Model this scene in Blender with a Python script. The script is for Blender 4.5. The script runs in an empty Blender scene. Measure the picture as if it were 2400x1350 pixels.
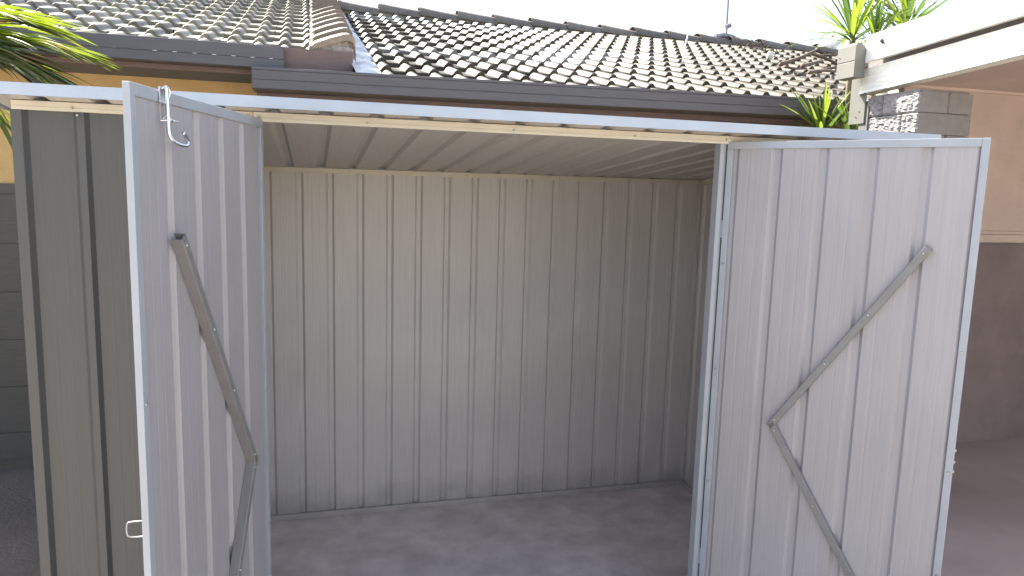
import bpy, math, random
from math import sin, cos, pi, radians as RAD, sqrt
from mathutils import Vector, Matrix, noise
random.seed(11)
SC = bpy.context.scene
COL = SC.collection

# ------------------------------------------------------------------ camera
CAMP = Vector((0.7714, -2.2655, 1.7448)); YAW, PIT, ROL, FPX = 0.2697, -0.1384, 0.0278, 1695.946
fwd = Vector((sin(YAW)*cos(PIT), cos(YAW)*cos(PIT), sin(PIT)))
r_ = Vector((cos(YAW), -sin(YAW), 0)); u_ = r_.cross(fwd)
rt = r_*cos(ROL) + u_*sin(ROL); up = -r_*sin(ROL) + u_*cos(ROL)
cam = bpy.data.cameras.new('camera'); co = bpy.data.objects.new('camera', cam); COL.objects.link(co)
M = Matrix.Identity(4)
for i in range(3):
    M[i][0] = rt[i]; M[i][1] = up[i]; M[i][2] = -fwd[i]; M[i][3] = CAMP[i]
co.matrix_world = M
cam.sensor_width = 36; cam.lens = FPX/2400*36; cam.clip_start = .05; cam.clip_end = 2000
SC.camera = co

# ------------------------------------------------------------------ sky and sun
SUN = Vector((-.575, .82, 0)).normalized(); EL = RAD(44)
SUN = Vector((SUN.x*cos(EL), SUN.y*cos(EL), sin(EL)))
w = bpy.data.worlds.new('World'); SC.world = w; w.use_nodes = True
nt = w.node_tree; bg = nt.nodes['Background']
sky = nt.nodes.new('ShaderNodeTexSky'); sky.sky_type = 'NISHITA'; sky.sun_disc = False
sky.sun_elevation = EL; sky.sun_rotation = math.atan2(SUN.x, SUN.y)
sky.air_density = 1.0; sky.dust_density = 2.0; sky.ozone_density = 1.0
hsv = nt.nodes.new('ShaderNodeHueSaturation'); hsv.inputs['Saturation'].default_value = .8
nt.links.new(sky.outputs[0], hsv.inputs['Color']); nt.links.new(hsv.outputs[0], bg.inputs[0])
bg.inputs[1].default_value = 0.12
sl = bpy.data.lights.new('sun', 'SUN'); sl.energy = 5.0; sl.angle = RAD(.55); sl.color = (1, .93, .82)
so = bpy.data.objects.new('sun', sl); COL.objects.link(so)
so.rotation_euler = SUN.to_track_quat('Z', 'Y').to_euler()
SC.view_settings.view_transform = 'Standard'; SC.view_settings.look = 'None'
SC.view_settings.gamma = 1; SC.view_settings.use_curve_mapping = False
SC.view_settings.exposure = 1.9

# ------------------------------------------------------------------ materials
def mat(name, c, rough=.6, var=.1, scale=4., stretch=(1, 1, 1), bump=0., bscale=60., metal=0., coat=0., spec=.5,
        c2=None, rand=0., transl=None, tf=.5, detail=6, rvar=0., bstretch=None, blotch=0., bls=1.3, grime=0.):
    m = bpy.data.materials.new(name); m.use_nodes = True
    n, l = m.node_tree.nodes, m.node_tree.links
    b = n['Principled BSDF']; b.inputs['Roughness'].default_value = rough
    b.inputs['Metallic'].default_value = metal; b.inputs['Coat Weight'].default_value = coat
    b.inputs['Specular IOR Level'].default_value = spec
    tc = n.new('ShaderNodeTexCoord'); mp = n.new('ShaderNodeMapping'); mp.inputs['Scale'].default_value = stretch
    l.new(tc.outputs['Object'], mp.inputs['Vector'])
    nz = n.new('ShaderNodeTexNoise'); nz.inputs['Scale'].default_value = scale; nz.inputs['Detail'].default_value = detail
    nz.inputs['Roughness'].default_value = .62
    l.new(mp.outputs[0], nz.inputs['Vector'])
    cr = n.new('ShaderNodeValToRGB'); e = cr.color_ramp.elements
    c2 = c2 or tuple(x*(1-2*var) for x in c)
    e[0].position = .3; e[1].position = .7
    e[0].color = (*c2, 1); e[1].color = (*[min(1, x*(1+var)) for x in c], 1)
    l.new(nz.outputs['Fac'], cr.inputs['Fac'])
    out = cr.outputs['Color']
    if rand:
        oi = n.new('ShaderNodeObjectInfo'); mr = n.new('ShaderNodeMapRange')
        mr.inputs['To Min'].default_value = 1-rand; mr.inputs['To Max'].default_value = 1+rand
        l.new(oi.outputs['Random'], mr.inputs['Value'])
        hs = n.new('ShaderNodeHueSaturation'); l.new(mr.outputs[0], hs.inputs['Value']); l.new(out, hs.inputs['Color'])
        out = hs.outputs['Color']
    def mul(fac_socket, lo, hi):
        m3 = n.new('ShaderNodeMapRange'); m3.inputs['To Min'].default_value = lo; m3.inputs['To Max'].default_value = hi
        m3.inputs['From Min'].default_value = .35; m3.inputs['From Max'].default_value = .65
        l.new(fac_socket, m3.inputs['Value'])
        h3 = n.new('ShaderNodeHueSaturation'); l.new(m3.outputs[0], h3.inputs['Value']); l.new(out, h3.inputs['Color'])
        return h3.outputs['Color']
    if blotch:
        z2 = n.new('ShaderNodeTexNoise'); z2.inputs['Scale'].default_value = bls; z2.inputs['Detail'].default_value = 7; z2.inputs['Distortion'].default_value = .6
        l.new(tc.outputs['Object'], z2.inputs['Vector']); out = mul(z2.outputs['Fac'], 1-blotch, 1+blotch*.5)
    if grime:   # splashed dirt along the foot of the sheet
        sp = n.new('ShaderNodeSeparateXYZ'); l.new(tc.outputs['Object'], sp.inputs[0])
        z3 = n.new('ShaderNodeTexNoise'); z3.inputs['Scale'].default_value = 9; z3.inputs['Detail'].default_value = 6
        l.new(tc.outputs['Object'], z3.inputs['Vector'])
        m4 = n.new('ShaderNodeMath'); m4.operation = 'MULTIPLY_ADD'; m4.inputs[1].default_value = -.28
        l.new(z3.outputs['Fac'], m4.inputs[0]); l.new(sp.outputs['Z'], m4.inputs[2])
        m5 = n.new('ShaderNodeMapRange'); m5.inputs['From Min'].default_value = -.14; m5.inputs['From Max'].default_value = .03
        m5.inputs['To Min'].default_value = 1-grime; m5.inputs['To Max'].default_value = 1
        l.new(m4.outputs[0], m5.inputs['Value'])
        h4 = n.new('ShaderNodeHueSaturation'); l.new(m5.outputs[0], h4.inputs['Value']); l.new(out, h4.inputs['Color']); out = h4.outputs['Color']
    l.new(out, b.inputs['Base Color'])
    if rvar:
        m2 = n.new('ShaderNodeMapRange'); m2.inputs['To Min'].default_value = max(.05, rough-rvar); m2.inputs['To Max'].default_value = rough+rvar
        l.new(nz.outputs['Fac'], m2.inputs['Value']); l.new(m2.outputs[0], b.inputs['Roughness'])
    if bump:
        v = n.new('ShaderNodeTexNoise'); v.inputs['Scale'].default_value = bscale; v.inputs['Detail'].default_value = 5
        if bstretch:
            mb = n.new('ShaderNodeMapping'); mb.inputs['Scale'].default_value = bstretch
            l.new(tc.outputs['Object'], mb.inputs['Vector']); l.new(mb.outputs[0], v.inputs['Vector'])
        else: l.new(tc.outputs['Object'], v.inputs['Vector'])
        bp = n.new('ShaderNodeBump'); bp.inputs['Strength'].default_value = 1; bp.inputs['Distance'].default_value = bump
        l.new(v.outputs['Fac'], bp.inputs['Height']); l.new(bp.outputs[0], b.inputs['Normal'])
    if transl:
        t = n.new('ShaderNodeBsdfTranslucent'); t.inputs[0].default_value = (*transl, 1)
        mx = n.new('ShaderNodeMixShader'); mx.inputs[0].default_value = tf
        l.new(b.outputs[0], mx.inputs[1]); l.new(t.outputs[0], mx.inputs[2])
        l.new(mx.outputs[0], n['Material Output'].inputs[0])
    return m

ZS = (60, 60, 1.2)
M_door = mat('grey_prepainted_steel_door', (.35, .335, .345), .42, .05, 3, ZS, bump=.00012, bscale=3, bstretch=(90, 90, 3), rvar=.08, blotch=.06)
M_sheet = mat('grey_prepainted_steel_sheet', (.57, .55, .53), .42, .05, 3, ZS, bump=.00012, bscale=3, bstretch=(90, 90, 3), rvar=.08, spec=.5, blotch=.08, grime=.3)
M_roofsheet = mat('grey_roof_steel_sheet', (.50, .46, .42), .4, .06, 3, (40, 1.5, 40), rvar=.06)
M_fasc = mat('sky_tinted_roof_fascia', (.40, .455, .53), .3, .04, 8, rvar=.05)  # blue of the reflected sky is put into the base colour
M_trim = mat('grey_painted_steel_trim', (.335, .36, .395), .32, .04, 8, rvar=.05)
M_beige = mat('pale_galvanised_rail', (.58, .54, .44), .38, .05, 14, (1, 8, 8), rvar=.05)
M_brace = mat('zinc_brace', (.20, .195, .195), .35, .06, 20, rvar=.05)
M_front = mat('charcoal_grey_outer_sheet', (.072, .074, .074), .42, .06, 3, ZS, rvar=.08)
M_chrome = mat('shiny_zinc_plated_rod', (.75, .77, .8), .16, .08, 60, metal=1.)
M_rod = mat('dull_steel_rod', (.40, .40, .40), .4, .1, 60, metal=.6)
M_screw = mat('zinc_screw', (.38, .38, .37), .3, .1, 60, metal=.9)
M_scuff = mat('white_scuff', (.8, .8, .75), .6)
M_floor = mat('shed_concrete_floor', (.80, .715, .70), .8, .05, 7, c2=(.62, .55, .54), bump=.0016, bscale=60, detail=9, blotch=.13, bls=4.5)
M_conc = mat('concrete_paving', (.46, .42, .37), .88, .1, 1.4, c2=(.34, .31, .27), bump=.003, bscale=60, detail=9)
M_cfloor = mat('brown_grey_floor', (.40, .345, .335), .7, .08, 1.5)
M_cream = mat('cream_bounce_wall', (.45, .38, .30), .9, .05, 3)
M_grnd = mat('bare_ground', (.19, .155, .13), .95, .2, 1.5, c2=(.12, .10, .085), bump=.01, bscale=40, detail=9)
M_tileA = mat('weathered_grey_concrete_tile', (.26, .23, .165), .55, .22, 16, c2=(.13, .125, .105), bump=.0025, bscale=120, rand=.32, detail=9, rvar=.1)
M_tileB = mat('brown_concrete_tile', (.068, .056, .036), .6, .2, 20, c2=(.052, .043, .031), bump=.0018, bscale=120, rand=.32, detail=9, rvar=.08)
M_tileW = mat('pale_replacement_concrete_tile', (.30, .30, .28), .5, .1, 22, c2=(.14, .14, .135), bump=.002, bscale=120, rand=.08, detail=9)
M_verge = mat('buff_concrete_verge_tile', (.24, .21, .165), .6, .15, 14, c2=(.21, .165, .13), bump=.002, bscale=90, rand=.1)
M_ridge = mat('grey_brown_ridge_tile', (.17, .14, .11), .65, .2, 10, c2=(.11, .10, .09), bump=.003, bscale=70, rand=.15)
M_mortar = mat('crumbling_mortar', (.36, .32, .27), .95, .2, 30, c2=(.2, .17, .14), bump=.01, bscale=60)
M_lead = mat('pale_metal_flashing', (.60, .60, .59), .42, .1, 8, c2=(.42, .44, .47), bump=.002, bscale=30)
M_gutter = mat('charcoal_painted_gutter', (.082, .077, .082), .38, .08, 3, (1.5, 20, 20), rvar=.06)
M_fascia = mat('brown_painted_fascia', (.15, .10, .09), .6, .1, 6, (2, 10, 10))
M_soffit = mat('grey_soffit_lining', (.14, .145, .15), .7, .06, 5)
M_yellow = mat('ochre_render', (.62, .42, .19), .9, .08, 5, c2=(.52, .35, .16), bump=.004, bscale=160)
M_board = mat('dark_painted_board', (.085, .08, .07), .6, .1, 6, (2, 20, 20))
M_white = mat('white_gloss_fascia', (.82, .81, .76), .35, .03, 5)
M_beam = mat('rough_white_painted_timber', (.86, .84, .76), .6, .05, 10, (20, 1, 14), bump=.004, bscale=12, bstretch=(3, 1.2, 9))
M_plate = mat('pale_grey_steel_plate', (.16, .16, .14), .5, .05, 10)
M_block = mat('grey_painted_split_face_block', (.25, .235, .235), .8, .08, 20, bump=.003, bscale=90, rand=.04)
M_ceil = mat('beige_ceiling_board', (.66, .54, .48), .8, .05, 3)
M_pink = mat('beige_rendered_wall', (.60, .49, .43), .85, .06, 3, bump=.003, bscale=110, blotch=.08)
M_brown = mat('dark_brown_door_panel', (.225, .185, .18), .7, .08, 4, bump=.003, bscale=90, blotch=.12)
M_palm = mat('palm_leaflet_green', (.12, .16, .06), .25, .2, 8, rand=.3, transl=(.34, .44, .02), tf=.38)
M_palmd = mat('palm_leaflet_dark', (.13, .16, .10), .35, .2, 8, rand=.2, transl=(.10, .15, .03))
M_palmb = mat('dry_palm_tip', (.32, .17, .09), .6, .2, 8, transl=(.3, .15, .05))
M_cord = mat('cordyline_leaf_green', (.15, .26, .03), .35, .2, 6, rand=.3, transl=(.36, .47, .05), tf=.42)
M_cordd = mat('cordyline_leaf_deep_green', (.12, .19, .05), .35, .2, 6, rand=.3, transl=(.16, .26, .06), tf=.35)
M_corddry = mat('dead_cordyline_leaf', (.62, .58, .48), .6, .15, 6, transl=(.5, .4, .2))
M_stem = mat('plant_stem', (.22, .18, .12), .8, .2, 20)
M_tree = mat('distant_leaf', (.07, .10, .06), .6, .3, 4, transl=(.1, .15, .05))
M_bark = mat('pale_bark', (.30, .27, .24), .8, .2, 12)
M_wood = mat('dry_brown_stick', (.15, .11, .075), .8, .25, 14, c2=(.08, .055, .04), rand=.25)
M_sheath = mat('bleached_palm_sheath', (.75, .72, .6), .6, .1, 10)
M_mast = mat('galvanised_mast', (.28, .29, .32), .5, .1, 20, metal=.4)
M_dark = mat('dark_speck', (.04, .035, .03), .8)

# ------------------------------------------------------------------ helpers
class MB:
    def __init__(s): s.v = []; s.f = []
    def add(s, vs, fs):
        o = len(s.v); s.v += [tuple(v) for v in vs]; s.f += [tuple(i+o for i in f) for f in fs]; return s
    def box(s, x0, x1, y0, y1, z0, z1, T=None):
        vs = [(x, y, z) for x in (x0, x1) for y in (y0, y1) for z in (z0, z1)]
        if T: vs = [T(*v) for v in vs]
        return s.add(vs, [(0, 1, 3, 2), (4, 6, 7, 5), (0, 4, 5, 1), (2, 3, 7, 6), (0, 2, 6, 4), (1, 5, 7, 3)])
    def prism(s, prof, A, B):
        """closed profile [(a,b)], A/B map (a,b)->point at the two ends"""
        n = len(prof); vs = [A(*p) for p in prof]+[B(*p) for p in prof]
        fs = [(i, (i+1) % n, n+(i+1) % n, n+i) for i in range(n)]
        fs += [tuple(range(n-1, -1, -1)), tuple(range(n, 2*n))]
        return s.add(vs, fs)
    def sheet(s, prof, A, B, thick, D):
        """open profile strip of given thickness; D = offset direction"""
        n = len(prof); D = Vector(D)*thick
        a = [Vector(A(*p)) for p in prof]; b = [Vector(B(*p)) for p in prof]
        vs = a+b+[p+D for p in a]+[p+D for p in b]; fs = []
        for i in range(n-1):
            fs += [(i, i+1, n+i+1, n+i), (2*n+i, 3*n+i, 3*n+i+1, 2*n+i+1), (i, 2*n+i, 2*n+i+1, i+1), (n+i, n+i+1, 3*n+i+1, 3*n+i)]
        fs += [(0, n, 3*n, 2*n), (n-1, 3*n-1, 4*n-1, 2*n-1)]
        return s.add(vs, fs)
    def tube(s, pts, r, seg=8, r2=None):
        pts = [Vector(p) for p in pts]; n = len(pts); vs = []; fs = []
        t0 = (pts[1]-pts[0]).normalized(); ref = t0.orthogonal().normalized()
        for i, p in enumerate(pts):
            t = (pts[min(i+1, n-1)]-pts[max(i-1, 0)]).normalized()
            ref = (ref-t*ref.dot(t)).normalized(); b = t.cross(ref)
            R = r if r2 is None else r+(r2-r)*i/(n-1)
            vs += [p+ref*R*cos(2*pi*k/seg)+b*R*sin(2*pi*k/seg) for k in range(seg)]
        for i in range(n-1):
            for k in range(seg):
                fs.append((i*seg+k, i*seg+(k+1) % seg, (i+1)*seg+(k+1) % seg, (i+1)*seg+k))
        fs += [tuple(range(seg-1, -1, -1)), tuple(range((n-1)*seg, n*seg))]
        return s.add(vs, fs)
    def mesh(s, name, m, smooth=False):
        me = bpy.data.meshes.new(name); me.from_pydata(s.v, [], s.f); me.validate(); me.update()
        import bmesh
        bm = bmesh.new(); bm.from_mesh(me); bmesh.ops.recalc_face_normals(bm, faces=bm.faces); bm.to_mesh(me); bm.free()
        me.materials.append(m)
        if smooth:
            for p in me.polygons: p.use_smooth = True
        return me
    def obj(s, name, m, parent=None, smooth=False, bevel=0):
        o = bpy.data.objects.new(name, s.mesh(name, m, smooth)); COL.objects.link(o)
        if parent: par(o, parent)
        if bevel:
            b = o.modifiers.new('bevel', 'BEVEL'); b.width = bevel; b.segments = 2; b.limit_method = 'ANGLE'
        return o

BASE = {}
def world_loc(o):
    return BASE.get(o.name, Vector((0, 0, 0)))
def par(o, p):
    o.parent = p; o.matrix_parent_inverse = Matrix.Translation(-world_loc(p))
def tag(o, label, cat, group=None):
    o['label'] = label; o['category'] = cat
    if group: o['group'] = group
    return o
def thing(name, loc, label, cat, group=None):
    o = bpy.data.objects.new(name, None); COL.objects.link(o); o.location = loc; o.empty_display_size = .1
    BASE[o.name] = Vector(loc); return tag(o, label, cat, group)
def inst(name, me, parent, mtx):
    o = bpy.data.objects.new(name, me); COL.objects.link(o)
    par(o, parent); o.matrix_basis = mtx; return o
def struct(o): o['kind'] = 'structure'; return o

# ------------------------------------------------------------------ ground
struct(MB().box(-400, 400, -400, 400, -.4, -.10).obj('ground', M_grnd))
struct(MB().box(-14, 14, -16, -.1605, -.099, -.03).obj('concrete_paving', M_conc))
struct(MB().box(3.021, 14, -.160, 2.74, -.099, -.031).obj('carport_floor', M_cfloor))
tag(MB().box(-9, 12, -9.2, -9.0, -.03, 1.9).obj('bounce_wall', M_cream), 'cream wall added out of view across the paved yard to bounce warm light at the shed', 'wall')  # unseen wall, added for warm bounced light on the shed front
struct(MB().box(-.12, 3.02, -.16, 1.60, -.0299, 0).obj('shed_slab', M_floor))

# ------------------------------------------------------------------ garden shed
W, D, HB = 2.90, 1.4711, 1.80
S = .1476
shed = thing('garden_shed', (1.45, .7, 0), 'grey corrugated steel garden shed standing empty with both doors swung open', 'shed')
def zr(y): return 1.950+(1.812-1.950)*(y+.12)/(D+.12)
def ribprof(a0, a1, first, pitch=S, w=.040, top=.018, h=.012, sw=.0005):
    """profile along a, offset b; ribs at first+k*pitch (rib's first edge), with faint swages in the pans"""
    ev = []
    k = math.floor((a0-first)/pitch)-1
    while first+k*pitch < a1+.1:
        e = first+k*pitch; sl = (w-top)/2
        ev += [(e, 0), (e+sl, h), (e+w-sl, h), (e+w, 0)]
        g = pitch-w
        for q in (.33, .67):
            c = e+w+g*q; ev += [(c-.004, 0), (c, sw), (c+.004, 0)]
        k += 1
    out = [(a0, None)]+[p for p in ev if a0 < p[0] < a1]+[(a1, None)]
    def at(a):
        for (p, q) in zip(ev, ev[1:]):
            if p[0] <= a <= q[0]: return p[1]+(q[1]-p[1])*(a-p[0])/max(1e-9, q[0]-p[0])
        return 0
    return [(a, at(a) if b is None else b) for a, b in out]
# back wall: four lapped sheets
f0 = W-S*1
cuts = [.003, f0-S*13+.02-S*0, f0-S*8+.02, f0-S*3+.004, W-.003]
for i in range(4):
    a0, a1 = cuts[i], cuts[i+1]
    if i < 3: a1 += .018
    off = .0011*(i % 2)
    pr = ribprof(a0, a1, f0-S*20)
    MB().sheet(pr, lambda a, b: (a, D+b+off, .012), lambda a, b: (a, D+b+off, 1.805), .0009, (0, 1, 0)).obj('back_wall_sheet', M_sheet, shed)
# side walls
for x0, sx in ((0, -1), (W, 1)):
    for (y0, y1, k) in ((.006, .745, 0), (.737, D-.002, 1)):
        pr = ribprof(y0, y1, .06)
        MB().sheet(pr, lambda a, b: (x0+sx*(b+.0011*k), a, .012), lambda a, b: (x0+sx*(b+.0011*k), a, zr(a)-.004), .0009, (sx, 0, 0)).obj('side_wall_sheet', M_sheet, shed)
# front wall pieces either side of the opening
XO, XJ = .6306, 2.1518
for (a0, a1) in ((.004, .607), (XJ+.002, W-.004)):
    pr = ribprof(a0, a1, -.006+.1476*0)
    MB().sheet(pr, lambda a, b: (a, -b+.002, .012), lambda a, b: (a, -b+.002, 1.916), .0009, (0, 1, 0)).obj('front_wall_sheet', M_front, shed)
# corner trims
MB().box(-.004, .022, -.012, .004, .01, 1.914).obj('corner_trim', M_front, shed)
MB().box(W-.022, W+.004, -.012, .004, .01, 1.914).obj('corner_trim', M_front, shed)
for x0 in (.0015, W-.020):
    MB().box(x0, x0+.0185, D-.020, D-.0008, .03, 1.786).obj('corner_post', M_sheet, shed)
# jamb posts
MB().box(.6075, XO, -.004, .026, .01, 1.913).obj('door_jamb', M_door, shed)
MB().box(2.130, XJ, -.004, .026, .01, 1.913).obj('door_jamb', M_trim, shed)
MB().box(2.1275, 2.1297, -.006, .030, .01, 1.913).obj('door_jamb_lip', M_trim, shed)
# header rails along the front (C channel: face plus lips)
def rail(x0, x1, ya, z0, z1, m=M_beige, name='wall_rail', dep=.022, fw=-1):
    c = [(0, z0), (0, z0+.009), (.0018, z0+.0105), (0, z0+.012), (0, z1), (dep, z1), (dep, z1-.0015), (.0015, z1-.0015), (.0015, z0+.0015), (dep, z0+.0015), (dep, z0)]
    return MB().prism(c, lambda a, b: (x0, ya-fw*a, b), lambda a, b: (x1, ya-fw*a, b)).obj(name, m, shed)
rail(.000, .6065, -.0145, 1.9145, 1.9385)
rail(.6085, 2.1665, -.0165, 1.9125, 1.9385)
rail(2.1675, W, -.0145, 1.9145, 1.9385)
MB().box(2.1525, 2.1672, -.018, -.0168, 1.9005, 1.9385).obj('rail_tab', M_beige, shed)
MB().box(.6085, .6300, -.018, -.0168, 1.9065, 1.9385).obj('rail_tab', M_beige, shed)
# rear and floor rails inside
MB().prism([(0, 1.788), (0, 1.812), (.014, 1.812), (.014, 1.8105), (.0015, 1.8105), (.0015, 1.7895), (.014, 1.7895), (.014, 1.788)],
           lambda a, b: (.002, D-.0125+a*.85, b), lambda a, b: (W-.002, D-.0125+a*.85, b)).obj('wall_rail', M_beige, shed)
MB().box(.002, W-.002, D-.014, D-.002, .0005, .030).obj('floor_rail', M_sheet, shed, bevel=.001)
MB().box(.002, .016, .02, D-.015, .0005, .030).obj('floor_rail', M_sheet, shed)
MB().box(W-.016, W-.002, .02, D-.015, .0005, .030).obj('floor_rail', M_sheet, shed)
MB().box(W-.016, W-.002, .02, D-.02, 0, .022, lambda x, y, z: (x, y, zr(y)-.03+z)).obj('wall_rail', M_beige, shed)
MB().box(.002, .016, .02, D-.02, 0, .022, lambda x, y, z: (x, y, zr(y)-.03+z)).obj('wall_rail', M_beige, shed)
# roof sheets (ribs stand up outside, grooves inside)
RX0, RX1, RY0, RY1 = -.058, 2.932, -.118, D+.045
n = 4; wd = (RX1-RX0)/n
for i in range(n):
    a0 = RX0+wd*i; a1 = a0+wd+(.012 if i < n-1 else 0)
    pr = ribprof(a0, a1, .05, w=.045, top=.022, h=.014)
    k = .0011*(i % 2)
    MB().sheet(pr, lambda a, b: (a, RY0, zr(RY0)+b+k), lambda a, b: (a, RY1, zr(RY1)+b+k), .0009, (0, 0, 1)).obj('roof_sheet', M_roofsheet, shed)
FZ0, FZ1 = 1.9415, 1.9725
MB().prism([(-.1265, FZ0), (-.1265, FZ1), (-.103, FZ1), (-.103, FZ1-.0012), (-.1253, FZ1-.0012), (-.1253, FZ0+.0012), (-.113, FZ0+.0012), (-.113, FZ0)],
           lambda a, b: (RX0-.004, a, b), lambda a, b: (RX1+.004, a, b)).obj('roof_fascia', M_fasc, shed)
for x0 in (RX0-.0035, RX1+.0015):
    MB().box(x0, x0+.002, -.112, RY1, 0, .03, lambda x, y, z: (x, y, zr(y)-.008+z)).obj('roof_edge_trim', M_trim, shed)
MB().box(RX0, RX1, RY1+.001, RY1+.004, zr(RY1)-.01, zr(RY1)+.022).obj('roof_edge_trim', M_trim, shed)
# screws
scr = MB().tube([(0, 0, 0), (0, -.0015, 0), (0, -.0035, 0)], .0042, 8, .003).mesh('screw', M_screw)
def screw(p, parent, d=(0, -1, 0)):
    q = Vector(d).to_track_quat('-Y', 'Z')
    return inst('screw', scr, parent, Matrix.Translation(Vector(p)) @ q.to_matrix().to_4x4())
for x, z in ((.145, 1.924), (.592, 1.926), (.622, 1.926), (.93, 1.924), (1.386, 1.924), (1.80, 1.924), (2.143, 1.926), (2.160, 1.929), (2.157, 1.906), (.1575, 1.905)):
    screw((x, -.0182, z), shed)
for x in (.95, 1.54, 2.05, 2.45, 2.76): screw((x, D-.0126, 1.800), shed)
for x in (1.2, 1.85, 2.3): screw((x, D-.0145, .018), shed)
# scuffs on the back wall
for pts in ([(1.462, 1.42), (1.459, 1.38)], [(1.446, 1.34), (1.447, 1.30), (1.449, 1.26), (1.448, 1.22)], [(.893, 1.28), (.892, 1.22)], [(.892, 1.14), (.893, 1.10)]):
    q = pts
    MB().tube([(x, D-.0002, z) for x, z in q], .0009, 5).obj('scuff_mark', M_scuff, shed)

# ---- doors
def door(hx, dv, nv, handle):
    dv = Vector((*dv, 0)); nv = Vector((*nv, 0)); H = Vector((hx, -.012, 0))
    P = lambda u, z, w: tuple(H+dv*u+nv*w+Vector((0, 0, z)))
    DW, Z0, Z1 = .7606, .04, 1.9195
    pr = ribprof(.004, DW-.004, .150-.1455*2, pitch=.1455, w=.038, top=.018, h=.0092)
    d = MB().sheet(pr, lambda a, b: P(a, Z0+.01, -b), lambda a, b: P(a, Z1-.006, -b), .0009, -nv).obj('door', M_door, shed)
    # frame members: channels wrapped round the sheet edge
    def chan(name, a0, a1, b0, b1, w0=-.0105, w1=.0040):
        return MB().box(a0, a1, b0, b1, w0, w1, lambda x, y, z: P(x, y, z)).obj(name, M_trim, d, bevel=.0012)
    chan('stile', 0, .0205, Z0, Z1-.0245)
    chan('stile', DW-.0205, DW, Z0, Z1)
    chan('frame_rail', 0, DW-.0208, Z1-.0242, Z1)
    chan('frame_rail', .0208, DW-.0208, Z0, Z0+.024)
    # braces: two lipped angles meeting in a vee
    BW = .026 if handle else .018
    def brace(p, q, e0=.0, e1=.0):
        a = Vector(p); b = Vector(q); t = (b-a).normalized(); s = Vector((-t.y, t.x))
        a = a-t*e0; b = b+t*e1
        c = [(-.0115, .001), (-.0115, BW-.002), (-.0095, BW), (.0095, BW), (.0115, BW-.002), (.0115, .001), (.0100, .001), (.0100, BW-.0035), (-.0100, BW-.0035), (-.0100, .001)]
        return MB().prism(c, lambda i, j: P(a.x+s.x*i, a.y+s.y*i, j), lambda i, j: P(b.x+s.x*i, b.y+s.y*i, j)).obj('brace', M_brace, d)
    ap = (.223, .967) if not handle else (.179, .964)
    tp = (.632, 1.593) if not handle else (.595, 1.613)
    lo = (.640, .315) if not handle else (.565, .300)
    brace(ap, tp, .012, .010); brace(ap, lo, .004, .012)
    def sc(u, z, w): screw(P(u, z, w), d, nv)
    for (p, q) in ((ap, tp), (ap, lo)):
        for k in (.03, .38, .66, .985):
            sc(p[0]+(q[0]-p[0])*k, p[1]+(q[1]-p[1])*k, BW)
    for z in (1.5, 1.12, .7, .3): sc(.010, z, .0041)
    for z in (1.30, .93, .60): sc(DW-.010, z, .0041)
    return d, P
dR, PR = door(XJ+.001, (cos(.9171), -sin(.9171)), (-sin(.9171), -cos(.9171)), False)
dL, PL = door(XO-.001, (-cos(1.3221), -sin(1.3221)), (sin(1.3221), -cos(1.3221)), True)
for P_, z in ((PL, 1.62), (PL, .4), (PR, 1.62), (PR, .4)):
    MB().tube([P_(-.004, z-.03, -.004), P_(-.004, z+.03, -.004)], .005, 8).obj('hinge', M_trim, dL if P_ is PL else dR)
# latch parts on right door's free edge
for z in (.935, .965, 1.0): MB().box(.7606, .7640, z-.004, z+.004, -.009, -.003, lambda x, y, zz: PR(x, y, zz)).obj('latch_catch', M_screw, dR)
# hook bolt hanging on the left door's top rail
def smooth_path(p, n=6):
    p = [Vector(q) for q in p]; out = []
    for i in range(len(p)-1):
        a = p[max(i-1, 0)]; b = p[i]; c = p[i+1]; e = p[min(i+2, len(p)-1)]
        for k in range(n):
            t = k/n
            out.append(.5*((2*b)+(c-a)*t+(2*a-5*b+4*c-e)*t*t+(3*b-a-3*c+e)*t**3))
    return out+[p[-1]]
hk = [(.6350, 1.926, .016), (.6352, 1.90, .016), (.6390, 1.845, .018), (.6385, 1.829, .020), (.629, 1.818, .024), (.609, 1.812, .03), (.589, 1.812, .032), (.579, 1.818, .032), (.583, 1.826, .032), (.600, 1.838, .031)]
MB().tube(smooth_path([PL(*p) for p in hk]), .0040, 8).obj('hook_bolt', M_chrome, dL, smooth=True)
b = MB()
b.tube([PL(.649, 1.924, .007), PL(.649, 1.858, .007)], .0012, 6)
b.tube([PL(.649, 1.858, .007), PL(.636, 1.861, .022), PL(.606, 1.859, .024)], .0014, 6)
b.tube([PL(.649, 1.924, .007), PL(.620, 1.924, .010)], .0012, 6)
b.tube([PL(.646, 1.862, .010), PL(.640, 1.871, .016), PL(.634, 1.860, .022)], .0018, 6)
b.tube([PL(.628, 1.858, .022), PL(.622, 1.860, .022)], .0024, 6)
b.obj('bolt_guide', M_chrome, dL)
MB().box(.618, .646, 1.893, 1.9235, .0058, .0072, lambda x, y, z: PL(x, y, z)).obj('bolt_plate', M_chrome, dL, bevel=.0006)
MB().tube(smooth_path([PL(.640, 1.921, .008), PL(.634, 1.928, .014), PL(.628, 1.915, .019), PL(.632, 1.895, .014)], 4), .0016, 6).obj('spring_clip', M_chrome, dL)
# pull handle outside the left door
MB().tube(smooth_path([PL(.74, 1.050, -.016), PL(.745, 1.050, -.036), PL(.747, 1.046, -.047), PL(.747, 1.022, -.047), PL(.745, 1.017, -.036), PL(.74, 1.017, -.016)], 4), .0015, 8).obj('pull_handle', M_rod, dL, smooth=True)
MB().tube([PL(.70, 1.03, -.018), PL(.70, 1.03, -.024)], .012, 12).obj('lock', M_chrome, dL)

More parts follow.
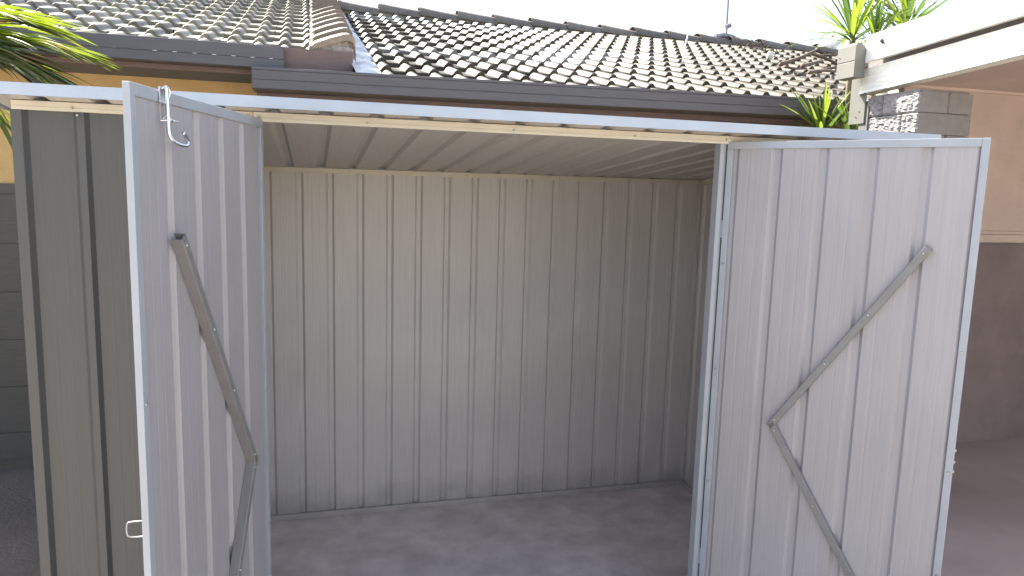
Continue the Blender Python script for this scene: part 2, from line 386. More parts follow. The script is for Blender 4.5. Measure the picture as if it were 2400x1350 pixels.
# ------------------------------------------------------------------ house behind
house = thing('brick_house', (1, 3, 0), 'low ochre-walled house with brown tiled roof and charcoal gutters behind the shed', 'house')
house.name = 'tiled_house'; BASE['tiled_house'] = Vector((1, 3, 0))
WY = 2.75
wl = MB().box(-9, 12, WY, WY+.2, -.05, 2.36).obj('wall', M_yellow, house)
for i, (z0, z1) in enumerate(((1.625, 1.684), (1.33, 1.618), (1.035, 1.323), (.74, 1.028), (.445, .733), (.15, .438), (-.02, .143))):
    for x0 in (-9, -4.5, 0, 4.5):
        MB().box(x0+.002, x0+4.497, WY-.022, WY-.0145, z0, z1).obj('board', M_board, wl)
MB().box(-9, 9, WY-.014, WY-.0005, -.1, 1.680).obj('board_backing', M_board, house)
MB().box(-9, .62, 2.30, WY-.001, 2.352, 2.360).obj('soffit', M_soffit, house)
MB().box(.486, 12, 2.35, WY-.001, 2.221, 2.229).obj('soffit', M_soffit, house)
MB().box(-9, .60, 2.275, 2.299, 2.345, 2.47).obj('fascia_board', M_fascia, house)
MB().box(.601, 1.005, 2.215, 2.24, 2.36, 2.50).obj('fascia_board', M_fascia, house)
MB().box(.985, 1.006, 2.2405, 2.5, 2.36, 2.56).obj('fascia_board', M_fascia, house)
TH = -.075
def gB(x): return 2.06+TH*(x-1.14)
MB().box(.46, 4.42, 0, .024, 2.215, 2.34, lambda x, y, z: (x, gB(x)+.205+y, z)).obj('fascia_board', M_fascia, house)
MB().box(.46, .484, 2.345, WY, 2.215, 2.30).obj('fascia_board', M_fascia, house)
# gutters: quad profile with rolled top and beads
def gutter(x0, x1, yf, z1, z0, seam, parent, gw=.118):
    h = z1-z0; gd = .003 if gw > .15 else .0
    pr = [(.004, z0), (0, z0+.004), (0, z0+h*.40), (.0035, z0+h*.42), (.0035, z0+h*.435), (0, z0+h*.45), (0, z0+h*.84), (gd, z0+h*.86), (0, z0+h*.88),
          (0, z1-.003), (.003, z1), (.010, z1), (.010, z1-.004), (.0055, z1-.006), (.0055, z0+.006), (gw-.005, z0+.006), (gw-.005, z1-.02), (gw, z1-.02), (gw, z0)]
    g = MB().prism(pr, lambda a, b: (x0, yf(x0)+a, b), lambda a, b: (x1, yf(x1)+a, b)).obj('gutter', M_gutter, parent)
    for x in seam:
        MB().box(x, x+.006, -.0015, .004, z0-.001, z1+.001, lambda X, y, z: (X, yf(X)+y, z)).obj('gutter_joint', M_gutter, g)
    return g
gA = gutter(-9, .618, lambda x: 2.17, 2.497, 2.372, (), house)
gBo = gutter(.452, 1.0, gB, 2.3695, 2.2505, (), house, .2)
gutter(1.0, 4.42, gB, 2.368, 2.249, (1.2, 4.1), house, .2)
MB().box(.6182, .6205, 2.168, 2.29, 2.371, 2.498).obj('gutter_end_cap', M_gutter, gA)
MB().box(.4495, .4518, gB(.45)-.002, gB(.45)+.201, 2.250, 2.3705).obj('gutter_end_cap', M_gutter, gBo)
for k in range(14):
    x = .54-.074*k*1.35
    MB().box(x, x+.022, 2.1675, 2.1695, 2.4245, 2.4275).obj('overflow_slot', M_lead if k < 7 else M_soffit, gA)

# roof tiles
AL = RAD(17.0); GA = .333
def tile_mesh(name, m, seed):
    rnd = random.Random(seed); prof = []
    for r in range(2):
        x = .15*r
        for a, b in ((.0, .0), (.034, .0), (.040, .003), (.047, .013), (.057, .025), (.069, .032), (.082, .032), (.094, .026), (.104, .014), (.111, .003), (.117, .0)):
            prof.append((x+a-.0, b))
    prof.append((.3, .0))
    t = .027; L = .385
    n = len(prof); vs = []; fs = []
    ys = [0, .006, L]
    for j, y in enumerate(ys):
        for i, (x, z) in enumerate(prof):
            zz = z+t*(1-y/GA*1.0)-(.004 if j == 0 else 0)+rnd.uniform(-.0008, .0008)
            vs.append((x+.001 if i == 0 else (x-.001 if i == n-1 else x), y, zz))
    for x, z in prof: vs.append((x, .001, z*.86-.004))      # underside of the nose
    for j in range(2):
        for i in range(n-1): fs.append((j*n+i, j*n+i+1, (j+1)*n+i+1, (j+1)*n+i))
    for i in range(n-1): fs.append((3*n+i, 3*n+i+1, i+1, i))
    mb = MB(); mb.v = vs; mb.f = fs
    me = bpy.data.meshes.new(name); me.from_pydata(vs, [], fs); me.update(); me.materials.append(m)
    for p in me.polygons: p.use_smooth = False
    for p in me.polygons[n-1:2*(n-1)]: p.use_smooth = True
    return me
TA = [tile_mesh('tile', M_tileA, s) for s in (1, 2, 3)]
TB = [tile_mesh('tile', M_tileB, s) for s in (4, 5, 6)]
TW = tile_mesh('tile', M_tileW, 7)
def roof_plane(name, x0, x1, yb, zb, rows, m, th):
    """battened underlay below the tiles"""
    f = lambda x, y, z: (x, yb+th*(x)+y*cos(AL)-z*sin(AL), zb+y*sin(AL)+z*cos(AL))
    return MB().box(x0, x1, .02, rows*GA, -.03, -.012, f).obj(name, m, house)
def lay(roof, meshes, xa, ya, za, th, c0, c1, r0, r1, keep, pick=None):
    """xa,ya,za = hump nose of column 0 row 0"""
    R0 = Matrix.Rotation(th, 4, 'Z') @ Matrix.Rotation(AL, 4, 'X')
    got = 0; far = MB()
    for r in range(r0, r1):
        for c in range(c0, c1):
            loc = Vector((xa, ya, za)) + Matrix.Rotation(th, 3, 'Z') @ Vector((.3*c-.078, r*GA*cos(AL), r*GA*sin(AL)-.050))
            if not keep(loc): continue
            me = random.choice(meshes)
            if pick and pick(loc, r, c): me = TW
            J = Matrix.Rotation(random.uniform(-.006, .006), 4, 'Z') @ Matrix.Rotation(random.uniform(-.006, .006), 4, 'X')
            loc += Vector((random.uniform(-.0015, .0015), random.uniform(-.004, .004), random.uniform(-.001, .0025)))
            Mx = Matrix.Translation(loc) @ R0 @ J
            # what the photo shows of this tile (distance test keeps the nearest ones as parts)
            d = (loc-CAMP); zc = d.dot(fwd); px = 1200+FPX*d.dot(rt)/zc; py = 675-FPX*d.dot(up)/zc
            vis = -70 < px < 2010 and -15 < py < 300
            if vis: seen.append((zc, me, Mx, roof))
            else: rest.append((me, Mx, roof))
    return
seen = []; rest = []
roofA = roof_plane('roof', -9, .84, 2.25, 2.43, 16, M_fascia, 0)
roofB = roof_plane('roof', .92, 12, 2.14, 2.32, 12.9, M_fascia, 0)
lay(roofA, TA, -.4371+.15, 2.5719, 2.5983, .012, -14, 5, -1, 15, lambda l: l.x < .72 and l.x > -4.2)
def pk(l, r, c):
    n_ = noise.noise(Vector((c*.42, r*.8+3, 1.7)))
    return (r in (5, 6, 7) and 2 <= c-0 and l.x < 2.9 and n_ > -.25) or (r == 3 and l.x < 2.7) or (r in (10, 11) and l.x < 3.4 and n_ > -.1) or (r == 4 and 2.4 < l.x < 3.2) or (r == 5 and 2.6 < l.x < 3.6)
lay(roofB, TB, 3.0208, 2.4237, 2.4659, .0, -7, 21, -1, 12, lambda l: l.x > 1.0 and l.x < 8.8, pk)
seen.sort(key=lambda t: t[0])
cnt = {}
for zc, me, Mx, rf in seen:
    k = rf.name; cnt[k] = cnt.get(k, 0)+1
    if cnt[k] <= 300: inst('tile', me, rf, Mx)
    else: rest.append((me, Mx, rf))
for rf in (roofA, roofB):
    far = [MB(), MB()]
    for me, Mx, r in rest:
        if r is rf:
            far[0].add([Mx @ v.co for v in me.vertices], [tuple(p.vertices) for p in me.polygons])
    if far[0].v:
        me = bpy.data.meshes.new('outlying_tiles'); me.from_pydata(far[0].v, [], far[0].f); me.materials.append(M_tileA if rf is roofA else M_tileB)
        o = bpy.data.objects.new('outlying_tiles', me); COL.objects.link(o); par(o, rf); o['kind'] = 'stuff'
# verge tiles up the right edge of the near roof
def verge_mesh():
    pr = [(0, .004), (.02, .020), (.10, .052), (.185, .080), (.215, .083), (.236, .070), (.246, .045), (.250, -.055)]
    t = .034; vs = []; L = .40
    for y, dz, k in ((0, .028, 1), (L, -.004, .97)):
        for a, b in pr: vs.append((a*k, y, b*k+dz))
    for y, dz, k in ((0.003, .028-t, .97),):
        for a, b in pr: vs.append((a*k+.003, y, b*k+dz))
    n = len(pr); fs = []
    for i in range(n-1):
        fs += [(i, i+1, n+i+1, n+i), (2*n+i, 2*n+i+1, i+1, i)]
    me = bpy.data.meshes.new('verge_tile'); me.from_pydata(vs, [], fs); me.materials.append(M_verge); me.update()
    return me
VM = verge_mesh()
for r in range(0, 15):
    J = Matrix.Rotation(random.uniform(-.012, .012), 4, 'Z')
    y = 2.30+r*GA*cos(AL)-.06; z = 2.512+r*GA*sin(AL)-.018
    inst('verge_tile', VM, roofA, Matrix.Translation((.772+random.uniform(-.004, .004), y, z)) @ Matrix.Rotation(AL, 4, 'X') @ J)
# mortar bedding under the verge and along its seam
mb = MB(); N = 26; vs = []
for i in range(N):
    x = .625+.385*i/(N-1); k = i/(N-1)
    top = 2.488+.10*max(0, (k-.45))+.012*sin(x*42); bot = 2.462+.03*noise.noise(Vector((x*30, 0, 4)))-.022*abs(sin(x*19)) + (.03*k)
    vs += [(x, 2.243+.006*noise.noise(Vector((x*40, 2, 0))), top), (x, 2.232+.012*noise.noise(Vector((x*50, 9, 0))), (top+bot)/2), (x, 2.243, bot), (x, 2.30, bot), (x, 2.30, top)]
fs = []
for i in range(N-1):
    for j in range(5): fs.append((i*5+j, i*5+(j+1) % 5, (i+1)*5+(j+1) % 5, (i+1)*5+j))
mb.add(vs, fs)
cp = [(0, -.055), (0, .0), (.02, .012), (.10, .044), (.185, .072), (.215, .074), (.234, .060), (.240, .03), (.243, -.035), (.225, -.05), (.19, -.075), (.15, -.058), (.11, -.07), (.06, -.062)]
mb.prism(cp, lambda a, b: (.776+a, 2.252, 2.508+b), lambda a, b: (.776+a, 2.40, 2.55+b))
mb.obj('mortar_bedding', M_mortar, roofA)
mb = MB()
for k in range(60):
    y = 2.26+k*.078; z = 2.50+(y-2.25)*math.tan(AL)+.012
    mb.tube([(.772+random.uniform(-.008, .006), y, z), (.776+random.uniform(-.008, .008), y+.04, z+.012+random.uniform(0, .008)), (.772, y+.082, z+.02)], .013, 6)
mb.obj('mortar_seam', M_mortar, roofA)
# white flashing tray between the roofs
vs = []; fs = []; NU, NV = 9, 150
for j in range(NV):
    s_ = -.03+j*(4.31/(NV-1)); wdt = .175-.022*s_; sc_ = .016*sin(s_/GA*2*pi)
    ph = (s_ % GA)/GA
    for i in range(NU):
        u = i/(NU-1); x = .998+u*(wdt+sc_)
        bz = .012+.028*max(0, sin(u*pi*1.0))*(.35+.65*(1-ph))+.018*noise.noise(Vector((x*16, s_*7, 0)))
        if i == 0: bz += .06
        if i == NU-1: bz = .0
        vs.append((x, 2.13+s_*cos(AL)-.0*bz, 2.352+s_*sin(AL)+bz))
for j in range(NV-1):
    for i in range(NU-1): fs.append((j*NU+i, j*NU+i+1, (j+1)*NU+i+1, (j+1)*NU+i))
fl = MB().add(vs, fs).obj('flashing', M_lead, roofB, smooth=True)
sd = fl.modifiers.new('thickness', 'SOLIDIFY'); sd.thickness = .002
# ridge tiles on the far roof
def ridge_mesh():
    vs = []; fs = []; seg = 9
    for (x, R, dz) in ((0, .118, .022), (.012, .120, .022), (.20, .112, .010), (.47, .104, -.006)):
        for k in range(seg):
            a = pi*k/(seg-1); vs.append((x, R*1.15*cos(a), R*sin(a)*.95+dz-.045))
    for (x, R, dz) in ((0.002, .100, .022),):
        for k in range(seg):
            a = pi*k/(seg-1); vs.append((x, R*1.25*cos(a), R*sin(a)*.9+dz-.03))
    for j in range(3):
        for k in range(seg-1): fs.append((j*seg+k, j*seg+k+1, (j+1)*seg+k+1, (j+1)*seg+k))
    for k in range(seg-1): fs.append((4*seg+k, 4*seg+k+1, k+1, k))
    me = bpy.data.meshes.new('ridge_tile'); me.from_pydata(vs, [], fs); me.materials.append(M_ridge); me.update(); return me
RM = ridge_mesh(); x = .62
while x < 8.6:
    inst('ridge_tile', RM, roofB, Matrix.Translation((x, 6.33, 3.655+random.uniform(-.004, .006))) @ Matrix.Rotation(random.uniform(-.012, .02), 4, 'Y'))
    x += .44+random.uniform(-.012, .012)
MB().box(.5, 8.9, 6.24, 6.42, 3.52, 3.66).obj('ridge_bedding', M_mortar, roofB)
# rear slope so that the roof is a closed body
f = lambda x, y, z: (x, 6.40+y*cos(AL), 3.60-y*sin(AL)+z)
MB().box(.92, 12, 0, 4.2, -.03, 0, f).obj('rear_slope', M_tileB, roofB)
f = lambda x, y, z: (x, 2.25+16*GA*cos(AL)+y*cos(AL), 2.43+16*GA*sin(AL)-y*sin(AL)+z)
MB().box(-9, .84, 0, 5.4, -.03, 0, f).obj('rear_slope', M_tileA, roofA)
MB().box(-9, 12, 10.4, 10.6, -.05, 2.36).obj('wall', M_yellow, house)
MB().add([(.90, 2.30, 2.2), (.90, 7.34, 2.2), (.90, 7.34, 3.9), (.90, 2.30, 2.44), (.88, 2.30, 2.2), (.88, 7.34, 2.2), (.88, 7.34, 3.9), (.88, 2.30, 2.44)],
         [(0, 1, 2, 3), (7, 6, 5, 4), (0, 4, 5, 1), (1, 5, 6, 2), (2, 6, 7, 3), (3, 7, 4, 0)]).obj('gable_board', M_fascia, roofA)

# things on the roof
mast = tag(MB().tube([(5.905, 6.33, 3.76), (5.90, 6.33, 3.9), (5.895, 6.33, 4.6), (5.885, 6.33, 5.6)], .016, 8).obj('antenna_mast', M_mast), 'thin grey antenna mast rising from the ridge of the far brown roof', 'antenna')
MB().tube([(5.74, 6.32, 3.715), (5.86, 6.32, 3.745), (5.98, 6.32, 3.735), (6.06, 6.32, 3.71)], .036, 10, .026).obj('base_plate', M_mast, mast)
MB().tube([(5.87, 6.29, 3.84), (5.93, 6.29, 3.87)], .03, 8).obj('clamp', M_mast, mast)
def Bp(x, y, up_=.03):
    return Vector((x, y, 2.4659+(y-2.4237)*math.tan(AL)+up_))
def ray(px, py):
    return fwd+rt*((px-1200)/FPX)-up*((py-675)/FPX)
def onB(px, py, h=.03):
    d = ray(px, py); n_ = Vector((0, -sin(AL), cos(AL))); p0 = Vector((0, 2.4237, 2.4659+h))
    return CAMP+d*((p0-CAMP).dot(n_)/d.dot(n_))
def onY(px, py, y):
    d = ray(px, py); return CAMP+d*((y-CAMP.y)/d.y)
def onX(px, py, x):
    d = ray(px, py); return CAMP+d*((x-CAMP.x)/d.x)
pw = onB(1600, 145)
tag(MB().tube([pw, onY(1605, 110, pw.y+.05), onY(1613, 80, pw.y+.12)], .006, 6).obj('aerial_wire', M_sheath), 'short pale wire standing upright out of the brown roof tiles', 'wire')
rn = random.Random(5); _b = onB(1775, 110, 0)
db = thing('dead_branch', tuple(_b), 'tangle of thin dead twigs lying just under the roof ridge', 'branch')
for k in range(26):
    x0 = rn.uniform(1725, 1830); y0 = 98+(x0-1725)*.22+rn.uniform(-4, 8)
    p = onB(x0, y0, .03); q = p+Vector((rn.uniform(-.35, .45), rn.uniform(-.15, .2), rn.uniform(.0, .10)))
    m_ = (p+q)/2+Vector((0, 0, rn.uniform(0, .05)))
    MB().tube([p, m_, q], .006, 5, .002).obj('twig', M_wood, db)
pb = onB(1805, 130, .06)
b = MB(); ico = []
for j in range(7):
    for k in range(10):
        a = pi*j/6; bb = 2*pi*k/10; ico.append((pb.x+.035*sin(a)*cos(bb), pb.y+.03*sin(a)*sin(bb), pb.z+.045*cos(a)))
b.add(ico, [(j*10+k, j*10+(k+1) % 10, (j+1)*10+(k+1) % 10, (j+1)*10+k) for j in range(6) for k in range(10)])
tag(b.obj('ball', M_sheath, smooth=True), 'small white ball caught among twigs on the brown roof', 'ball')
sticks = [((1828, 151), (1912, 118), .022, 'long pale stick leaning up towards the white carport gutter end'),
          ((1880, 155), (1926, 143), .020, 'short thick pale stick lowest at the left of the roof pile'),
          ((1903, 126), (1966, 152), .020, 'brown stick sloping down right across the middle of the roof pile'),
          ((1914, 116), (1968, 140), .026, 'thick brown stick on top of the roof pile below the bleached sheath'),
          ((1912, 168), (1966, 156), .018, 'brown stick lying nearly level beside the white gutter end'),
          ((1896, 170), (1960, 168), .016, 'lowest level brown stick of the roof pile'),
          ((1840, 156), (1890, 160), .014, 'thin brown stick under the long pale stick on the tiles'),
          ((1920, 132), (1966, 128), .018, 'brown stick crossing behind the gutter end at mid height of the pile')]
for i, (a, c, r, lb) in enumerate(sticks):
    p = onB(*a, .05+.03*(i % 3)); q = onY(*c, p.y+.12+.05*(i % 4))
    m_ = (p+q)/2+Vector((0, 0, .012*((i % 3)-1)))
    tag(MB().tube(smooth_path([p, m_, q], 4), r, 7, r*.6).obj('stick', M_wood, smooth=True), lb, 'stick', 'sticks piled on the roof beside the carport')
# bleached sheath
c4 = [onB(1914, 108, .22), onB(1932, 99, .22), onY(1972, 84, 5.0), onY(1972, 119, 4.6), onB(1935, 113, .16)]
nn = Vector((0, -.1, -.02))
vs = c4+[p+nn for p in c4]
tag(MB().add(vs, [(0, 1, 2, 3, 4), (9, 8, 7, 6, 5), (0, 5, 6, 1), (1, 6, 7, 2), (2, 7, 8, 3), (3, 8, 9, 4), (4, 9, 5, 0)]).obj('palm_sheath', M_sheath, bevel=.01), 'bleached white palm sheath lying on top of the stick pile', 'palm sheath')

# ------------------------------------------------------------------ carport on the right
car = thing('carport', (4.2, 0, 0), 'white-beamed carport with beige ceiling and block pillar right of the shed', 'carport')
CS = .062
def cz(y): return (1.373-y)*CS
sh = lambda x, y, z: (x, y, z+cz(y))
# rough lower beam, subdivided face for its uneven timber
vs = []; fs = []; NA, NB_ = 120, 10
for i in range(NA):
    y = 1.373-4.6*(i/(NA-1))**1.3
    for j in range(NB_):
        z = 2.331+.138*j/(NB_-1)
        dx = .006*noise.noise(Vector((y*7, z*40, 0)))+.003*noise.noise(Vector((y*40, z*90, 5)))
        dx -= .007*max(0, 1-abs((z-2.425-.012*sin(y*5))/.006))*(noise.noise(Vector((y*6, 3, 3))) > -.2)
        if j in (0, NB_-1): dx = .004
        vs.append((3.83+dx*-1+.0, y, z+cz(y)+(.003*noise.noise(Vector((y*9, 1, 8))) if j == 0 else 0)))
for i in range(NA-1):
    for j in range(NB_-1): fs.append((i*NB_+j, i*NB_+j+1, (i+1)*NB_+j+1, (i+1)*NB_+j))
bmf = MB().add(vs, fs); bmf.box(3.842, 3.92, -3.22, 1.368, 2.333, 2.469, sh)
bmf.add([(3.83, 1.373, 2.331), (3.83, 1.373, 2.469), (3.9195, 1.3735, 2.469), (3.9195, 1.3735, 2.331)], [(0, 1, 2, 3)])
bo = bmf.obj('beam', M_beam, car)
MB().box(3.87, 3.915, -3.22, 1.36, 2.4695, 2.53, sh).obj('shadow_gap_strip', M_block, car)  # dark strip added behind the gap, standing in for shadow under the fascia
MB().box(3.795, 3.829, -3.22, 1.31, 2.494, 2.640, sh).obj('fascia', M_white, car, bevel=.003)
MB().box(3.9205, 8.5, -3.22, 1.30, 2.512, 2.53, sh).obj('ceiling', M_ceil, car)
MB().box(4.215, 8.5, 1.301, 1.799, 2.512, 2.53, sh).obj('ceiling', M_ceil, car)
MB().box(3.8295, 8.5, -3.22, 1.30, 2.60, 2.63, sh).obj('roof_deck', M_plate, car)
MB().box(4.215, 8.5, 1.301, 1.95, 2.60, 2.63, sh).obj('roof_deck', M_plate, car)
# gutter stub at the far corner
g = MB().prism([(3.724, 2.428), (3.724, 2.500), (3.728, 2.504), (3.724, 2.508), (3.724, 2.592), (3.733, 2.604), (3.762, 2.601), (3.7945, 2.578), (3.7945, 2.428)],
               lambda a, b_: (a, 1.30, b_), lambda a, b_: (a, 1.445, b_)).obj('gutter', M_plate, car)
MB().box(3.719, 3.7945, 1.296, 1.450, 2.4155, 2.4275).obj('gutter_lip', M_plate, g)
MB().tube([(3.7235, 1.425, 2.535), (3.7200, 1.425, 2.535)], .003, 8).obj('rivet', M_dark, g)
# steel post and bracket
pa, pb_ = onX(1997, 190, 3.842), onX(2022, 289, 3.842)
po = MB().box(3.842, 3.850, pb_.y-.004, pa.y, pb_.z, 2.46).obj('bracket_plate', M_plate, car)
qa, qb = onX(2017, 250, 3.853), onX(2032, 300, 3.853)
MB().box(3.8505, 3.857, qb.y, qa.y, 1.9, qa.z).obj('bracket_plate', M_plate, car)
for px_, py_ in ((2006, 275), (2014, 262)):
    c_ = onX(px_, py_, 3.842); MB().tube([(3.8418, c_.y, c_.z), (3.838, c_.y, c_.z)], .003, 8).obj('bolt', M_dark, po)
for px_, py_ in ((2027, 262), (2027, 288)):
    c_ = onX(px_, py_, 3.850); MB().tube([(3.8503, c_.y, c_.z), (3.847, c_.y, c_.z)], .003, 8).obj('bolt', M_dark, po)
nst = tag(MB().tube([(3.791, 1.185, 2.600), (3.783, 1.178, 2.592), (3.787, 1.168, 2.580)], .010, 7, .006).obj('wasp_nest', M_dark), 'tiny dark insect nest stuck on the white carport fascia', 'nest')
# split-face block pillar
pil = MB().box(3.872, 4.198, .962, 1.318, -.03, 2.318).obj('pillar', M_block, car)
def block_mesh(w_, d_, h_, seed):
    """box with a hewn, chipped left face"""
    rnd = Vector((seed*7.3, seed*3.1, 0)); NYY = max(5, int(d_/.008)); NZ = 15; vs = []; fs = []
    for i in range(NYY):
        for j in range(NZ):
            y = d_*i/(NYY-1); z = h_*j/(NZ-1)
            q = Vector((y*26, z*95, seed*5.))
            rx = .014*abs(noise.noise(q))+.004*noise.noise(q*2.3)
            if i in (0, NYY-1) or j in (0, NZ-1): rx = -.004
            vs.append((-rx+.002, y, z))
    for i in range(NYY-1):
        for j in range(NZ-1): fs.append((i*NZ+j, (i+1)*NZ+j, (i+1)*NZ+j+1, i*NZ+j+1))
    mb = MB().add(vs, fs)
    e = .0035
    o = len(mb.v); mb.v += [(0, 0, 0), (0, 0, h_), (e, -.0, 0)]
    mb.box(.006, w_, 0, d_, 0, h_)
    mb.add([(.006, 0, 0), (.006, 0, h_), (.006, 0, h_), (.006, 0, 0)], [])
    # side return strips joining hewn face to the body
    a = [(vs[j][0], 0, vs[j][2]) for j in range(NZ)]; mb.add(a+[(.006, 0, p[2]) for p in a], [(j, j+1, NZ+j+1, NZ+j) for j in range(NZ-1)])
    me = bpy.data.meshes.new('brick'); me.from_pydata(mb.v, [], mb.f); me.materials.append(M_block); me.update(); return me
RH = .1125; J_ = .005
cache = {}
for r in range(21):
    z0 = 2.312-RH*(r+1)
    if z0 < -.03: break
    lay_ = [(3.86, .95, .186, .262), (4.051, .95, .159, .262), (3.86, 1.217, .35, .113)] if r % 2 == 0 else [(3.86, .95, .35, .115), (3.86, 1.070, .186, .26), (4.051, 1.070, .159, .26)]
    for i, (x0, y0, w_, d_) in enumerate(lay_):
        key = (w_, d_, (r//2) % 3)
        if key not in cache: cache[key] = block_mesh(w_, d_, RH-J_, len(cache)+1)
        inst('brick', cache[key], pil, Matrix.Translation((x0, y0, z0)))
# wall at the back of the carport
cw = MB().box(4.55, 8.5, 1.80, 1.95, 1.531, 2.515).obj('wall', M_pink, car)
MB().box(4.55, 8.5, 1.775, 1.80, 2.47, 2.51).obj('cornice', M_ceil, cw)
MB().box(4.55, 8.5, 1.785, 1.95, 1.506, 1.5305).obj('trim_board', M_pink, car)
MB().box(4.55, 8.5, 1.765, 1.95, 1.452, 1.5055).obj('trim_board', M_pink, car)
MB().box(4.55, 8.5, 1.80, 1.93, -.03, 1.4515).obj('door_panel', M_brown, car)
MB().box(8.5, 8.7, -3.22, 1.95, -.03, 2.6, ).obj('wall', M_pink, car)

# ------------------------------------------------------------------ plants
def leaf_mb(p0, d0, L, wd, droop, fold=.3, n=9, side=None, mb=None, taper=.75, base=.35):
    mb = mb or MB(); p = Vector(p0); d = Vector(d0).normalized(); st = L/n; vs = []; fs = []
    for i in range(n+1):
        t = i/n
        s_ = side or d.cross(Vector((0, 0, 1)))
        if s_.length < .05: s_ = Vector((1, 0, 0))
        s_ = s_.normalized(); nn_ = s_.cross(d).normalized()
        ww = wd*.5*(base+(1-base)*min(1, t*4))*(1-max(0, (t-.35)/.65)**1.6)+.0006
        vs += [p-s_*ww+nn_*ww*fold, p, p+s_*ww+nn_*ww*fold]
        p = p+d*st; d = (d+Vector((0, 0, -droop*(.4+1.4*t)/n))).normalized()
    for i in range(n):
        a = i*3; fs += [(a, a+1, a+4, a+3), (a+1, a+2, a+5, a+4)]
    return mb.add(vs, fs)
def leaf(name, m, parent, *a, **k):
    mb = leaf_mb(*a, **k)
    me = bpy.data.meshes.new(name); me.from_pydata(mb.v, [], mb.f); me.materials.append(m); me.update()
    for p in me.polygons: p.use_smooth = True
    o = bpy.data.objects.new(name, me); COL.objects.link(o); par(o, parent); return o
def spiky(loc, crown, nleaf, L, label, seed, tilt=(15, 80), dry=0, wd=.03, droopr=(.3, 1.1), az0=0, az1=360, extra=()):
    rn = random.Random(seed)
    t = thing('cordyline', loc, label, 'plant')
    MB().tube(smooth_path([loc, (Vector(loc)+Vector(crown))/2+Vector((.02, .01, 0)), Vector(crown)+Vector((0, 0, .02))], 3), .022, 8, .016).obj('stem', M_stem, t, smooth=True)
    for k in range(nleaf):
        az = RAD(az0+(az1-az0)*((k*.381966) % 1)); el = RAD(90-(tilt[0]+(tilt[1]-tilt[0])*(k/nleaf)**.9+rn.uniform(-6, 6)))
        d = Vector((cos(az)*cos(el), sin(az)*cos(el), sin(el)))
        m = M_corddry if k >= nleaf-dry else (M_cordd if rn.random() < .38 else M_cord)
        leaf('leaf', m, t, Vector(crown)+d*.012+Vector((0, 0, -.05*k/nleaf)), d, L*rn.uniform(.75, 1.1), wd*rn.uniform(.75, 1.15), rn.uniform(*droopr)*(1.3 if k > nleaf*.7 else .7), fold=.35)
    for d, LL, dr, m in extra:
        leaf('leaf', m, t, Vector(crown), Vector(d), LL, wd*.8, dr, fold=.3)
    return t
c1 = onY(1998, 84, 1.85)
spiky((c1.x+.02, 1.86, -.03), c1, 30, .50, 'tall spiky cordyline directly above the white gutter corner', 3, tilt=(5, 82), dry=0,
      extra=(((-1, -.1, .35), .45, .5, M_cord), ((-1, -.1, .02), .42, .25, M_palmd), ((-.9, -.2, -.25), .36, .3, M_palmd), ((-.9, 0, .0), .2, 1.4, M_corddry), ((-.9, -.1, .5), .5, .5, M_cord), ((.2, -.3, -.9), .15, .2, M_cord)))
c2 = onY(2125, 62, 1.75)
spiky((c2.x+.02, 1.72, -.03), c2, 30, .48, 'tall spiky cordyline behind the white fascia, right of the other tall one', 8, tilt=(3, 70), dry=1)
c3 = onY(1925, 314, 1.80)
spiky((c3.x+.02, 1.80, -.03), c3, 24, .33, 'low bright cordyline fanning above the shed roof, left of the steel bracket', 14, tilt=(6, 78), wd=.024, dry=2, droopr=(.2, .6), extra=(((-1, -.1, .62), .40, .4, M_cord), ((-.75, 0, 1), .36, .3, M_cord), ((.6, 0, 1), .40, .5, M_cord), ((.95, 0, .75), .36, .7, M_cord), ((-1, -.2, .95), .44, .2, M_cordd)))
c4_ = onY(1994, 322, 1.68)
spiky((c4_.x+.02, 1.68, -.03), c4_, 16, .36, 'low cordyline with pale dead leaves right beside the steel bracket', 21, tilt=(4, 60), wd=.028, dry=2)
c5 = onY(2052, 88, 1.72)
spiky((c5.x+.02, 1.60, -.03), c5, 16, .30, 'small cordyline tuft between the two tall ones above the fascia', 33, tilt=(3, 55), wd=.024)

# palm at the left
palm = thing('palm', (-1.5, 1.35, 0), 'green palm with sunlit fronds arching over the left end of the shed', 'palm')
MB().tube(smooth_path([(-1.5, 1.35, -.03), (-1.47, 1.32, .8), (-1.42, 1.28, 1.7)], 4), .09, 12, .05).obj('trunk', M_stem, palm, smooth=True)
def frond(pts, L, n, seed, m, tipm=None, spread=58, sag=.6, wd=.028, sides=(-1, 1), roll=0):
    rn = random.Random(seed); path = smooth_path(pts, 8)
    fr = MB().tube(path, .009, 6, .003).obj('frond', m, palm, smooth=True)
    tot = len(path)-1
    for i in range(n):
        t = .12+.88*i/(n-1); k = min(tot-1, int(t*tot)); p = path[k].lerp(path[k+1], t*tot-k)
        d = (path[k+1]-path[k]).normalized(); upv = Vector((0, 0, 1)); s0 = d.cross(upv).normalized()
        u0 = s0.cross(d)
        for s_ in sides:
            a = RAD(spread*(1-.45*t)+rn.uniform(-4, 4)); rr = RAD(roll+rn.uniform(-10, 10))
            dd = d*cos(a)+(s0*s_*cos(rr)+u0*sin(rr))*sin(a)
            LL = L*(.55+.9*sin(pi*min(1, t*.8+.15))*.6)*rn.uniform(.85, 1.1)
            mm = tipm if (tipm and rn.random() < .07) else m
            leaf('leaflet', mm, fr, p, dd, LL, wd*rn.uniform(.8, 1.15), sag*rn.uniform(.7, 1.3), fold=.5, n=8, side=None)
P_ = lambda px, py, y: onY(px, py, y)
crown = Vector((-1.40, 1.27, 1.75))
frond([crown, P_(-300, 70, 1.2), P_(-180, 32, 1.15), P_(-60, 30, 1.1), P_(20, 44, 1.1)], .42, 30, 41, M_palm, M_palmb, spread=34, sag=.32, wd=.030, roll=0)
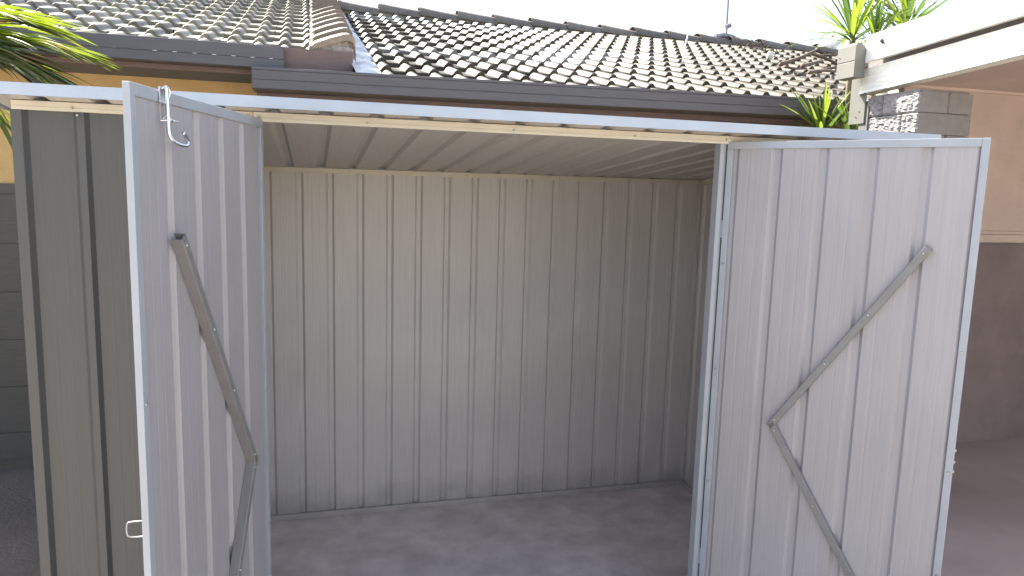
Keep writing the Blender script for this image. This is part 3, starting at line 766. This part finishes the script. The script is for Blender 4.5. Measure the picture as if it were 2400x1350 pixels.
frond([crown, P_(-280, 110, 1.12), P_(-170, 82, 1.05), P_(-50, 84, 1.0), P_(60, 100, .98)], .46, 34, 2, M_palm, M_palmb, spread=34, sag=.38, wd=.030, roll=4)
frond([crown, P_(-280, 130, 1.0), P_(-170, 95, .96), P_(-60, 108, .92), P_(60, 150, .9)], .46, 36, 43, M_palmd, M_palmb, spread=26, sag=.5, wd=.028, roll=-12)
frond([crown, P_(-260, 150, 1.3), P_(-150, 120, 1.25), P_(-10, 140, 1.2), P_(70, 180, 1.15)], .36, 26, 9, M_palmd, M_palmb, spread=30, sag=.65, wd=.024, roll=-10)
frond([crown, P_(-300, 60, 1.5), P_(-160, 10, 1.5), P_(-20, 24, 1.45)], .44, 24, 5, M_palm, M_palmb, spread=40, sag=.5, wd=.028)
frond([crown, P_(-220, 230, 1.6), P_(-110, 200, 1.6), P_(-20, 262, 1.6)], .34, 16, 12, M_palm, M_palmb, spread=40, sag=1.2, wd=.024)

# distant tree over the carport
tb = onY(2105, 40, 9.0)
tr = thing('gum_tree', (tb.x, 9.0, -.1), 'pale thin-leaved tree far behind the tall cordylines', 'tree')
rn = random.Random(3); b = MB(); b.tube(smooth_path([(tb.x, 9, -.1), (tb.x+.1, 9, 3), (tb.x+.25, 9, tb.z), (tb.x+.2, 9, tb.z+1.5)], 4), .16, 9, .05)
limbs = []
for k in range(14):
    p = Vector((tb.x+.2, 9, tb.z-1.2+k*.17)); q = p+Vector((rn.uniform(-.9, .9), rn.uniform(-.7, .7), rn.uniform(.2, .6)))
    b.tube([p, (p+q)/2+Vector((0, 0, .06)), q], .035, 6, .01); limbs.append((p, q))
b.obj('trunk', M_bark, tr, smooth=True)
vs = []; fs = []
for k in range(2600):
    p, q = rn.choice(limbs); c = p.lerp(q, rn.uniform(.4, 1.15))+Vector([rn.gauss(0, .16) for _ in range(3)])
    a = Vector([rn.gauss(0, 1) for _ in range(3)]).normalized(); bb = a.orthogonal().normalized(); s_ = rn.uniform(.03, .07)
    o = len(vs); vs += [c-a*s_, c+bb*s_*.28, c+a*s_, c-bb*s_*.28]; fs.append((o, o+1, o+2, o+3))
MB().add(vs, fs).obj('crown', M_tree, tr)
